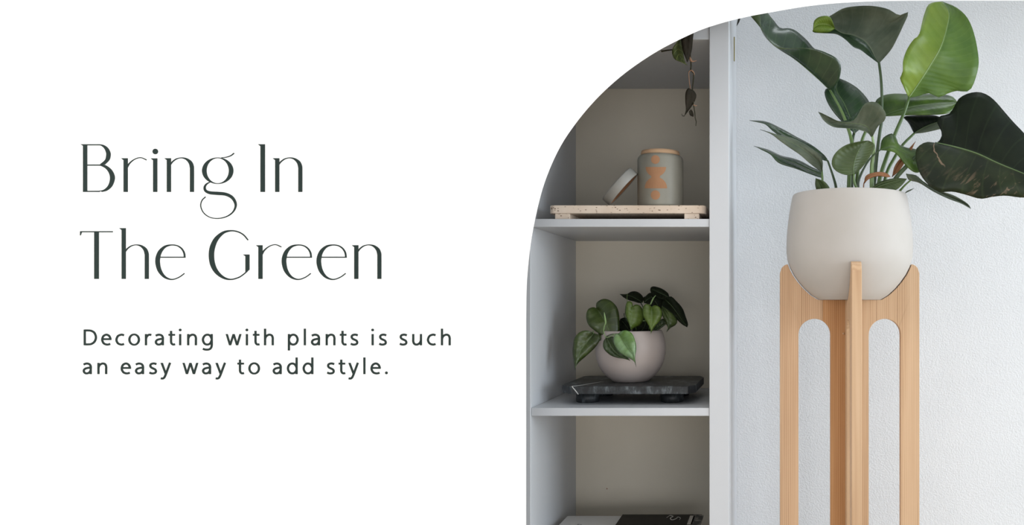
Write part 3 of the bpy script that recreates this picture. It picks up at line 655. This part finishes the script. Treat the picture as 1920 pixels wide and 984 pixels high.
# ---------------------------------------------------------------- books
M_white = noisy('white_cover', (0.58, 0.575, 0.56), (0.62, 0.61, 0.60), 6, 0.5, 0.4)
M_pages = mat('paper_pages', (0.62, 0.58, 0.50), 0.8, 0.1)
M_blackc = noisy('black_cover', (0.014, 0.013, 0.011), (0.022, 0.019, 0.015), 12, 0.6, 0.15)
M_photo = noisy('cover_print_grey', (0.03, 0.03, 0.03), (0.30, 0.28, 0.25), 55, 0.5, 0.3, stops=(0.45, 0.6))
M_ink = mat('black_ink', (0.05, 0.05, 0.05), 0.6)
M_print = mat('pale_print', (0.50, 0.47, 0.42), 0.5)
def book(label, cx, cy, w_, d_, z0, t, rz, cover, group=None):
    b = thing('book', label, 'book', (cx, cy, z0), group); b.rotation_euler = (0, 0, rz)
    def part(nm, X0, X1, Y0, Y1, Z0, Z1, m, bev=0.0006):
        bm = bmesh.new(); add_box(bm, X0, X1, Y0, Y1, Z0, Z1); o = obj(nm, bm, m, None, bevel=bev); o.parent = b; return o
    c = .0016
    part('page_block', -w_/2+.003, w_/2-.002, -d_/2+.003, d_/2-.003, c, t-c, M_pages)
    part('cover', -w_/2, w_/2, -d_/2, d_/2, t-c, t, cover); part('cover', -w_/2, w_/2, -d_/2, d_/2, 0, c, cover)
    part('spine', -w_/2, -w_/2+.003, -d_/2, d_/2, c, t-c, cover)
    return b, part
zbk = S['book']
zw = ZC-0.503                                       # top of the white book
xl = P(1064, 967, 0.503*F/(967-VY)); xr = P(1316, 964.4, 0.500*F/(964.4-VY))
yb = xl.y; d_ = 0.205
b1, _ = book('grey clothbound book lying under the white book on the lowest visible shelf', -.313, yb-.107, .30, .2, zbk, zw-.018-zbk, 0, M_caseback)
b2, pt = book('large white book lying flat on the bottom shelf, half under the black one', xl.x+.152, yb-d_/2, .304, d_, zw-.018, .018, 0.0, M_white)
for (x, y, a, b) in ((-.112, .030, .010, .0012), (-.110, .024, .0012, .010), (-.106, .026, .006, .0012), (-.012, .052, .004, .002), (-.014, .040, .003, .002)):
    pt('printed_mark', x, x+a, y, y+b, .018, .0182, M_ink, 0)
xbl = P(1166, 965.5, 0.499*F/(965.5-VY)).x; wb = xr.x-xbl
b3, pt = book('black magazine with silver lettering lying on the right half of the white book', xbl+wb/2, xr.y-d_/2, wb, d_, zw, .0035, 0.0, M_blackc)
cxb = xbl+wb/2
def cov(px0, px1, py0, py1):
    q0 = P(px0, py0, 0.4995*F/(py0-VY)); q1 = P(px1, py1, 0.4995*F/(py1-VY)); yy0 = q1.y; yy1 = q0.y
    return q0.x-cxb, q1.x-cxb, yy0-(xr.y-d_/2), yy1-(xr.y-d_/2)
def cmark(px0, px1, py0, py1, m): a = cov(px0, px1, py0, py1); pt('cover_print', min(a[0], a[1]), max(a[0], a[1]), a[2], a[3], .0035, .0037, m, 0)
cmark(1294, 1297.5, 966.5, 983, M_print); cmark(1301, 1314, 965.2, 984, M_photo)
sq = [(1252, 969), (1256, 966.5), (1262, 968), (1257, 971), (1260, 974.5), (1268, 972), (1271, 969), (1276, 971), (1274, 974)]
bm = bmesh.new(); tube_bm(bm, [P(x, y, 0.4992*F/(y-VY)) for x, y in catmull([(1250, 970)]+sq, 40)], [.0006, .0013, .0011, .0006], 5)
o = obj('cover_print', bm, M_print, b3)

# ---------------------------------------------------------------- trailing vine from the shelf above
def Vc(X, Y): return (1230+X/4.92, 40+Y/4.92)
yv = 1.636
vine = thing('trailing_vine', 'thin trailing vine with few leaves hanging down from the upper shelf', 'plant', P(1296, 50, yv))
vk = dict(thick=.0006, k=4, n=16, rib=.0004, bulge=.003, conv=Vc, ribmat=V_dark)
leaf(vine, [(225, 150), (205, 260), (240, 350), (290, 406)], [(225, 150), (180, 205), (148, 265), (155, 320), (180, 356), (235, 378), (290, 406)], [(225, 150), (250, 240), (255, 320), (268, 370), (290, 406)], [1.63, 1.63], 1.622, 1.64, (V_leaf, V_dark), **vk)
leaf(vine, [(300, 20), (292, 150), (285, 280), (290, 378)], [(300, 20), (235, 80), (232, 180), (250, 280), (275, 345), (290, 378)], [(300, 20), (345, 60), (342, 160), (330, 270), (310, 335), (290, 378)], [1.625, 1.62], 1.62, 1.63, (V_dark, V_leaf), **vk)
leaf(vine, [(318, 625), (315, 700), (295, 790), (264, 872)], [(318, 625), (295, 615), (272, 660), (270, 740), (275, 810), (264, 872)], [(318, 625), (345, 635), (373, 680), (358, 735), (318, 800), (264, 872)], [1.63, 1.63], 1.625, 1.64, (V_dark, V_leaf), **vk)
leaf(vine, [(325, 812), (325, 850), (345, 880)], [(325, 812), (305, 830), (315, 865), (345, 880)], [(325, 812), (338, 830), (348, 860), (345, 880)], [1.635, 1.635], 1.63, 1.64, (V_dark, V_leaf), rib=0, thick=.0006, k=3, n=8, bulge=.001, conv=Vc)
for nm, pts, rad, m in (('stem', [(310, -150), (318, 40), (312, 200), (318, 340), (330, 385), (318, 420), (320, 450)], .0014, V_dark),
                    ('twig', [(150, 262), (100, 268), (48, 277)], [.0012, .0018], V_dark),
                    ('leaf_stalk', [(320, 450), (303, 470), (306, 540), (316, 620)], .0008, M_pink),
                    ('stem', [(320, 450), (348, 480), (345, 540), (338, 600), (337, 690), (345, 765), (357, 830), (362, 900), (372, 930), (368, 965)], [.0013, .0012, .0012, .001, .0007], V_dark),
                    ('aerial_root', [(310, 330), (325, 365), (350, 368), (376, 362)], [.002, .0028, .0012, .0005], M_pink),
                    ('aerial_root', [(300, 470), (322, 452), (345, 470), (354, 496)], [.0008, .0018, .0008], M_pink),
                    ('aerial_root', [(345, 770), (360, 778), (378, 774)], [.0014, .0006], M_pink),
                    ('leaf_tip', [(264, 872), (250, 874), (240, 864), (238, 852)], [.0008, .0004], V_dark)):
    vtube(nm, pts, Vc, yv, rad, m, vine)
zu = S['upper']
bm = bmesh.new(); a = P(*Vc(310, -150), yv)
vtop = [Vector((a.x, a.y, a.z)), Vector((a.x, a.y+.002, a.z+.01)), Vector((a.x+.003, 1.66, max(a.z, zu)+.006)), Vector((a.x+.01, 1.72, zu+.004)), Vector((a.x-.01, 1.80, zu+.003))]
tube_bm(bm, catmull(vtop, 16), .0014, 6); obj('stem', bm, V_dark, vine, smooth=True)
# a second strand on the outside of the bookcase shows only its tip
tip = thing('vine_tip', 'dark curled leaf tip hanging beside the bookcase at the top edge', 'plant', P(1384, 20, 1.70))
leaf(tip, [(1387, -5), (1386, 20), (1386, 38), (1381.5, 49)], [(1387, -5), (1382, 10), (1384, 34), (1381.5, 49)], [(1387, -5), (1389, 12), (1388, 36), (1381.5, 49)], [1.70, 1.70], 1.69, 1.71, (V_dark, V_dark), rib=0, k=3, n=12, thick=.0006, bulge=.001)
tube_px('stem', [(1387, -5), (1384, -60), (1372, -80), (1362, -82)], [1.70, 1.70], .0012, V_dark, tip)

# ---------------------------------------------------------------- plant stand
D = 1.72; CX = 1592.3; ks = D/F
sc0 = Vector(((CX-VX)*ks, D, 0))
stand = thing('plant_stand', 'tall light wooden plant stand with four arched legs holding the white pot', 'plant stand', sc0)
def zs_(y): return ZC+(VY-y)*ks
POT = [(561.8, 0), (561.8, 57), (561, 58.5), (553, 71.5), (541, 84.5), (528, 95.5), (515, 104.5), (501, 111.5), (487, 116), (472, 117.8), (455, 117.7), (440, 116.8), (420, 115), (400, 112.2), (385, 109.8), (372, 107.3), (367.5, 105.8)]
def pot_r_to_y(r):
    for (y0, r0), (y1, r1) in zip(POT[1:], POT[2:]):
        if r0 <= r <= r1: return y0+(y1-y0)*(r-r0)/max(1e-6, r1-r0)
    return POT[1][0]
ROUT = 130.0
def top_y(r):           # top profile of an arm at radius r (pixels at the stand's depth)
    if r <= 59: return 562.0
    if r < 116:
        rr = r-2.2; best = None
        return min(562.0, pot_r_to_y(max(57, rr)))
    return 494
def board_outline(r0, r1):
    pts = []
    n = 14
    ytop = []
    for i in range(n+1):
        r = r0+(r1-r0)*i/n
        y = top_y(r)
        if r > 113.5:                     # rounded outer shoulder
            t = (r-113.5)/(ROUT-113.5); y = 495.5+17*(1-math.sqrt(max(0, 1-t*t)))
        ytop.append((r, y))
    pts += ytop
    c, rad, ys = 65.5, 30.0, 627.5
    lo0, lo1 = c-rad, c+rad
    FL = VY+ZC/ks
    def arch(r): return ys-math.sqrt(max(0, rad*rad-(r-c)**2))
    low = []
    rs = sorted(set([r0, r1, lo0, lo1]+[r0+(r1-r0)*i/16 for i in range(17)]+[c+rad*math.cos(a*math.pi/16) for a in range(17)]))
    rs = [r for r in rs if r0-1e-6 <= r <= r1+1e-6]
    for r in reversed(rs):
        if r >= lo1-1e-6:
            low.append((r, FL))
            if abs(r-lo1) < 1e-6 and r0 < lo1-1e-6: low.append((r, ys))
        elif r <= lo0+1e-6:
            if abs(r-lo0) < 1e-6 and r1 > lo0+1e-6: low.append((r, ys))
            low.append((r, FL))
        else: low.append((r, arch(r)))
    out = []
    for p in pts+low:
        if not out or math.dist(out[-1], p) > 0.05: out.append(p)
    # drop collinear floor points
    res = []
    m = len(out)
    for i, p in enumerate(out):
        a, b = out[i-1], out[(i+1) % m]
        if abs((p[0]-a[0])*(b[1]-p[1])-(b[0]-p[0])*(p[1]-a[1])) > 1e-4: res.append(p)
    return res
TH = 0.0200
for ia, ang in enumerate((0, 180, 90, 270)):
    for ib, (r0, r1, nm) in enumerate(((89.0, ROUT, 'leg'), (50.0, 88.94, 'arch_block'), (TH/2/ks if ang in (90, 270) else 0.3, 49.85, 'inner_post'))):
        bm = bmesh.new()
        pts = [Vector((r*ks, -TH/2, zs_(y))) for r, y in board_outline(r0, r1)]
        prism(bm, pts, Vector((0, TH, 0)))
        bmesh.ops.triangulate(bm, faces=[f for f in bm.faces if len(f.verts) > 4])
        me_mat = M_wood[{0: (0, 0, 0), 1: (1, 1, 2), 2: (2, 2, 2), 3: (0, 0, 0)}[ia][ib]]
        o = obj(nm, bm, me_mat, None)
        o.parent = stand; o.rotation_euler = (0, 0, math.radians(ang))
        bv = o.modifiers.new('bevel', 'BEVEL'); bv.width = 0.0009; bv.segments = 2; bv.limit_method = 'ANGLE'; bv.angle_limit = math.radians(40)
bm = bmesh.new(); bmesh.ops.create_uvsphere(bm, u_segments=10, v_segments=8, radius=.0022)
c = P(1582.2, 625.5, 1.70); bmesh.ops.transform(bm, matrix=Matrix.Translation((c.x, D-.012, c.z)), verts=bm.verts)
o = obj('glue_drop', bm, M_lip, stand, smooth=True)

pot = thing('large_white_pot', 'large matte white ceramic pot with rounded bottom resting in the wooden stand', 'pot', sc0+Vector((0, 0, zs_(561.8))))
base_z = zs_(561.8)
pp = [(r*ks, zs_(y)-base_z) for y, r in POT]
inner = [((r-4.5)*ks, zs_(y)-base_z) for y, r in POT[5:-1]][::-1]
pp = pp+[(105.0*ks, zs_(366.3)-base_z), (103.6*ks, zs_(366.2)-base_z), (102*ks, zs_(367.6)-base_z)]+inner+[(0, zs_(530)-base_z)]
lathe('vessel', [(r, z) for r, z in pp], sc0+Vector((0, 0, base_z)), M_pot, pot, 96)

# ---------------------------------------------------------------- large philodendron
phil = thing('philodendron', 'large broad-leaved philodendron growing in the large white pot', 'plant', sc0+Vector((0, 0, zs_(380))))
lathe('soil', [(0, zs_(371)), (.08, zs_(373)), (102*ks, zs_(376)), (100*ks, zs_(382)), (0, zs_(384))], sc0, M_soil, phil, 40)
def A(X, Y): return (1380+X/3.552, Y/3.552)
def B(X, Y): return (1380+X/3.552, 160+Y/3.552)
def Pl(m, l, r, dm, dl, dr, conv, mats=(G_top, G_under), **kw): return leaf(phil, m, l, r, dm, dl, dr, mats, conv=conv, **kw)
# bright young leaf
Pl([(1150, 650), (1200, 580), (1290, 440), (1360, 320), (1400, 200), (1418, 90), (1375, 10)],
   [(1150, 650), (1128, 600), (1112, 560), (1094, 522), (1110, 480), (1112, 410), (1142, 325), (1182, 265), (1215, 240), (1238, 160), (1262, 75), (1290, 25), (1375, 10)],
   [(1150, 650), (1210, 640), (1280, 622), (1350, 650), (1400, 628), (1470, 603), (1560, 598), (1602, 490), (1614, 380), (1598, 250), (1540, 125), (1460, 45), (1375, 10)],
   [1.73, 1.71, 1.70, 1.72, 1.75], [1.71, 1.68, 1.68, 1.70, 1.74], [1.74, 1.74, 1.73, 1.74, 1.76], A, (G_bright, G_bright2), front=(0, 1), n=34, wave=.006, bulge=-.005, rib=.0014, ribmat=G_stalkpale)
# long twisted leaf at upper left
Pl([(625, 600), (540, 520), (400, 400), (285, 325), (210, 262), (166, 190), (160, 120), (150, 40), (90, -20)],
   [(625, 600), (690, 500), (640, 400), (530, 330), (470, 265), (400, 205), (350, 187), (295, 186), (255, 140), (212, 85), (180, 20), (90, -20)],
   [(625, 600), (680, 545), (700, 450), (675, 392), (600, 350), (520, 325), (420, 318), (290, 324), (215, 262), (166, 188), (95, 104), (60, 50), (90, -20)],
   [1.74, 1.72, 1.70, 1.68, 1.66], [1.78, 1.77, 1.75, 1.72, 1.68], [1.72, 1.69, 1.68, 1.67, 1.66], A, (G_top, G_darkunder), front=(0, 1), n=40, bulge=.003, rib=.0009, k=7)
# cupped leaf at upper centre
Pl([(952, 420), (925, 380), (895, 320), (850, 270), (780, 235), (700, 218), (610, 165), (520, 185)],
   [(952, 420), (880, 368), (830, 330), (785, 312), (730, 262), (675, 222), (620, 220), (565, 218), (514, 212), (520, 185)],
   [(952, 420), (985, 385), (1035, 325), (1075, 250), (1110, 175), (1148, 82), (1088, 102), (1010, 60), (905, 40), (800, 42), (715, 57), (640, 100), (600, 120), (545, 118), (520, 185)],
   [1.72, 1.73, 1.75, 1.76, 1.74], [1.70, 1.69, 1.69, 1.70, 1.73], [1.72, 1.71, 1.72, 1.74, 1.74], A, (G_top, G_under), front=(0, 1), n=40, k=8, bulge=-.012, rib=0)
Pl([(660, 190), (610, 165), (550, 165), (513, 195)], [(660, 190), (620, 215), (570, 220), (513, 212), (513, 195)], [(660, 190), (625, 112), (560, 110), (520, 140), (513, 195)],
   [1.72, 1.71], 1.715, 1.705, A, (G_bright, G_mid), n=14, rib=0, name='leaf_tip')
# glossy leaf behind
Pl([(790, 890), (765, 800), (720, 690), (670, 600), (682, 518)], [(790, 890), (730, 835), (655, 755), (605, 675), (590, 605), (625, 575), (682, 518)],
   [(790, 890), (835, 850), (880, 780), (892, 690), (825, 600), (750, 548), (682, 518)], [1.76, 1.77, 1.78], [1.75, 1.76, 1.78], [1.79, 1.80, 1.80], A, (G_top, G_under), n=26)
# pale folded leaf
Pl([(905, 916), (880, 850), (830, 828), (770, 822), (680, 810), (610, 778), (549, 744)],
   [(905, 916), (945, 840), (990, 800), (994, 750), (950, 692), (900, 678), (850, 702), (790, 800), (700, 813), (610, 774), (549, 744)],
   [(905, 916), (875, 882), (800, 858), (720, 851), (650, 843), (590, 805), (549, 744)], [1.68, 1.67, 1.67, 1.68], [1.66, 1.64, 1.65, 1.67], [1.67, 1.66, 1.66, 1.67], A, (G_top, G_under), front=(1, 1), n=34, bulge=-.005, rib=.0007)
# horizontal leaf behind the bright one
Pl([(975, 772), (1080, 735), (1200, 705), (1350, 685), (1477, 682)], [(975, 772), (925, 690), (965, 642), (1050, 623), (1180, 627), (1350, 625), (1440, 642), (1477, 682)],
   [(975, 772), (1010, 774), (1110, 768), (1250, 766), (1380, 760), (1435, 742), (1477, 682)], [1.78, 1.77, 1.76], [1.80, 1.80, 1.79], [1.76, 1.74, 1.74], A, (G_mid, G_under), n=28, bulge=.008)
# small dark leaf behind, right
Pl([(1185, 889), (1250, 850), (1320, 820), (1385, 800)], [(1185, 889), (1150, 820), (1115, 778), (1200, 768), (1300, 766), (1350, 775), (1385, 800)], [(1185, 889), (1260, 882), (1350, 862), (1390, 850), (1385, 800)],
   [1.76, 1.75], [1.78, 1.77], 1.74, A, (G_black, G_under), front=(0, 1), n=20)
# big near-black leaf at right
Pl([(1335, 384), (1450, 408), (1600, 452), (1750, 520), (1918, 588), (2060, 650)],
   [(1335, 384), (1366, 350), (1366, 305), (1338, 255), (1350, 210), (1420, 187), (1458, 135), (1490, 82), (1550, 52), (1625, 50), (1705, 92), (1800, 180), (1870, 262), (1930, 340), (2010, 470), (2060, 650)],
   [(1335, 384), (1265, 378), (1208, 412), (1197, 455), (1206, 525), (1232, 600), (1282, 668), (1350, 710), (1445, 706), (1530, 725), (1625, 756), (1700, 745), (1800, 735), (1918, 746), (2000, 730), (2060, 650)],
   [1.66, 1.63, 1.60, 1.58], [1.68, 1.67, 1.64, 1.62], [1.65, 1.62, 1.60, 1.58], B, (G_black, G_scar), front=(0, 1), n=44, k=9, bulge=.006, wave=.006, rib=.0019)
# three narrow leaves at left
Pl([(615, 505), (540, 455), (440, 390), (330, 335), (230, 268), (90, 232)], [(615, 505), (590, 465), (510, 400), (400, 340), (300, 285), (200, 240), (90, 232)], [(615, 505), (590, 500), (530, 475), (440, 430), (330, 365), (245, 305), (190, 258), (90, 232)],
   [1.76, 1.75, 1.74], 1.76, 1.74, B, (G_top, G_under), n=28, bulge=.003, rib=.0007)
Pl([(575, 580), (548, 510), (440, 420), (330, 360), (240, 318), (160, 293)], [(575, 580), (577, 500), (545, 450), (430, 372), (330, 338), (235, 318), (160, 293)], [(575, 580), (500, 525), (430, 465), (360, 418), (290, 368), (235, 326), (160, 293)],
   [1.70, 1.68, 1.67], 1.69, 1.67, B, (G_under, G_top), n=28, bulge=.004, rib=.0007)
Pl([(572, 600), (500, 568), (400, 522), (300, 485), (225, 445), (120, 403)], [(572, 600), (565, 572), (500, 540), (430, 502), (370, 482), (300, 466), (210, 425), (120, 403)], [(572, 600), (568, 614), (500, 592), (400, 556), (285, 518), (230, 462), (170, 430), (120, 403)],
   [1.72, 1.71, 1.70], 1.73, 1.70, B, (G_top, G_under), front=(0, 0), n=28, bulge=.004, rib=.0007)
Pl([(578, 705), (568, 660), (530, 618)], [(578, 705), (540, 700), (526, 660), (530, 618)], [(578, 705), (626, 692), (590, 640), (530, 618)], [1.68, 1.67], 1.68, 1.67, B, (G_darkunder, G_under), n=14)
# oval leaf
Pl([(782, 600), (785, 530), (805, 460), (838, 402), (882, 368)], [(782, 600), (710, 590), (655, 558), (638, 510), (662, 452), (725, 402), (805, 378), (882, 368)],
   [(782, 600), (838, 548), (888, 482), (924, 415), (915, 385), (882, 368)], [1.655, 1.65, 1.66], 1.64, 1.66, B, (G_darkunder, G_under), n=26, bulge=-.005, rib=.0008)
# curled leaf centre right
Pl([(957, 430), (1030, 405), (1110, 440), (1190, 500), (1270, 560)], [(957, 430), (975, 355), (1035, 320), (1066, 345), (1078, 385), (1130, 412), (1210, 428), (1270, 470), (1270, 560)],
   [(957, 430), (1010, 436), (1060, 450), (1100, 495), (1140, 545), (1200, 582), (1270, 560)], [1.68, 1.67, 1.67, 1.68], [1.70, 1.70, 1.69], 1.66, B, (G_mid, G_darkunder), n=26, bulge=.005, rib=.0007)
# leaf at the rim
Pl([(890, 700), (1000, 655), (1140, 621)], [(890, 700), (940, 650), (1010, 625), (1080, 617), (1140, 621)], [(890, 700), (1000, 715), (1060, 700), (1105, 665), (1140, 621)], [1.66, 1.65], 1.66, 1.645, B, (G_darkunder, G_under), n=18)
# slender leaf pointing down right
Pl([(1132, 588), (1210, 622), (1300, 682), (1420, 742), (1520, 790), (1566, 822)], [(1132, 588), (1200, 598), (1250, 640), (1340, 695), (1450, 732), (1540, 785), (1566, 822)], [(1132, 588), (1150, 630), (1220, 650), (1310, 705), (1410, 752), (1500, 785), (1566, 822)],
   [1.68, 1.69, 1.70], 1.69, 1.68, B, (G_under, G_top), n=24, bulge=.003, rib=.0006)
Pl([(1120, 722), (1150, 705), (1190, 683)], [(1120, 722), (1140, 702), (1190, 683)], [(1120, 722), (1165, 700), (1190, 683)], [1.70, 1.70], 1.70, 1.70, B, (G_under, G_top), n=10, rib=0, bulge=0)
def stalk(pts, conv, Y, r, m=G_stalk, nm='leaf_stalk'): return tube_px(nm, [conv(*q) for q in pts], Y, r, m, phil, 20, 10)
stalk([(625, 598), (700, 735), (745, 850), (768, 930), (775, 1010), (758, 1120), (752, 1275)], A, [1.74, 1.73, 1.72], [.0022, .0038, .0052], G_stalk)
stalk([(952, 415), (965, 520), (972, 650), (970, 800), (958, 880), (935, 1060), (915, 1280)], A, [1.72, 1.74], [.0028, .0034, .0046], G_stalkdark)
stalk([(908, 905), (918, 1000), (905, 1100), (905, 1290)], A, [1.68, 1.70], [.0024, .0042, .0048], G_stalkpale)
stalk([(1152, 650), (1120, 750), (1060, 890), (1005, 1040), (960, 1180), (945, 1290)], A, [1.73, 1.73], [.0032, .0042, .0050], G_stalk)
stalk([(788, 882), (776, 940), (768, 1100), (770, 1290)], A, [1.765, 1.75], [.003, .0045], G_stalkdark)
stalk([(870, 860), (840, 935), (820, 1040), (800, 1280)], A, [1.78, 1.76], [.0034, .0044], G_stalk)
stalk([(1187, 888), (1110, 965), (1050, 1060), (1005, 1150), (975, 1290)], A, [1.76, 1.75], [.0026, .0036, .0042], G_stalk)
stalk([(1338, 386), (1230, 450), (1130, 545), (1060, 625), (1010, 720)], B, [1.66, 1.69], [.0036, .0044, .0052], G_stalkdark)
stalk([(610, 500), (640, 585), (662, 660), (670, 715)], B, [1.76, 1.75], [.002, .0026, .0034], G_stalkdark)
stalk([(572, 560), (576, 620), (578, 715)], B, [1.70, 1.70], [.0018, .0026], G_stalk)
stalk([(570, 600), (578, 650), (592, 715)], B, [1.72, 1.72], [.0018, .0024], G_stalk)
stalk([(785, 590), (788, 640), (802, 680), (830, 715)], B, [1.653, 1.66], [.002, .0028, .0032], G_stalk)
stalk([(960, 430), (900, 480), (850, 555), (815, 640), (815, 715)], B, [1.68, 1.69], [.0014, .0022, .0034], G_stalkdark)
stalk([(1165, 630), (1125, 665), (1080, 715)], B, [1.68, 1.69], [.0016, .0026], G_stalk)
stalk([(775, 560), (770, 640), (772, 715)], B, [1.75, 1.75], [.003, .004], G_stalkdark)
Pl([(1038, 612), (1082, 530), (1150, 440), (1196, 371)], [(1038, 612), (1060, 530), (1130, 445), (1196, 371)], [(1038, 612), (1095, 560), (1165, 440), (1196, 371)], [1.70, 1.69], 1.70, 1.69, B, (M_bark, M_bark), n=14, rib=0, name='dry_sheath')
Pl([(852, 655), (880, 605), (945, 588), (1030, 608)], [(852, 655), (866, 600), (940, 576), (1000, 582), (1030, 608)], [(852, 655), (890, 622), (950, 606), (1010, 612), (1030, 608)], [1.665, 1.655, 1.66], 1.67, 1.65, B, (M_bark, M_bark), n=16, rib=0, name='dry_sheath')
tube_px('dry_sheath', [B(*q) for q in ((856, 640), (850, 665), (850, 715))], [1.665, 1.67], .0012, M_bark, phil, 6, 6)
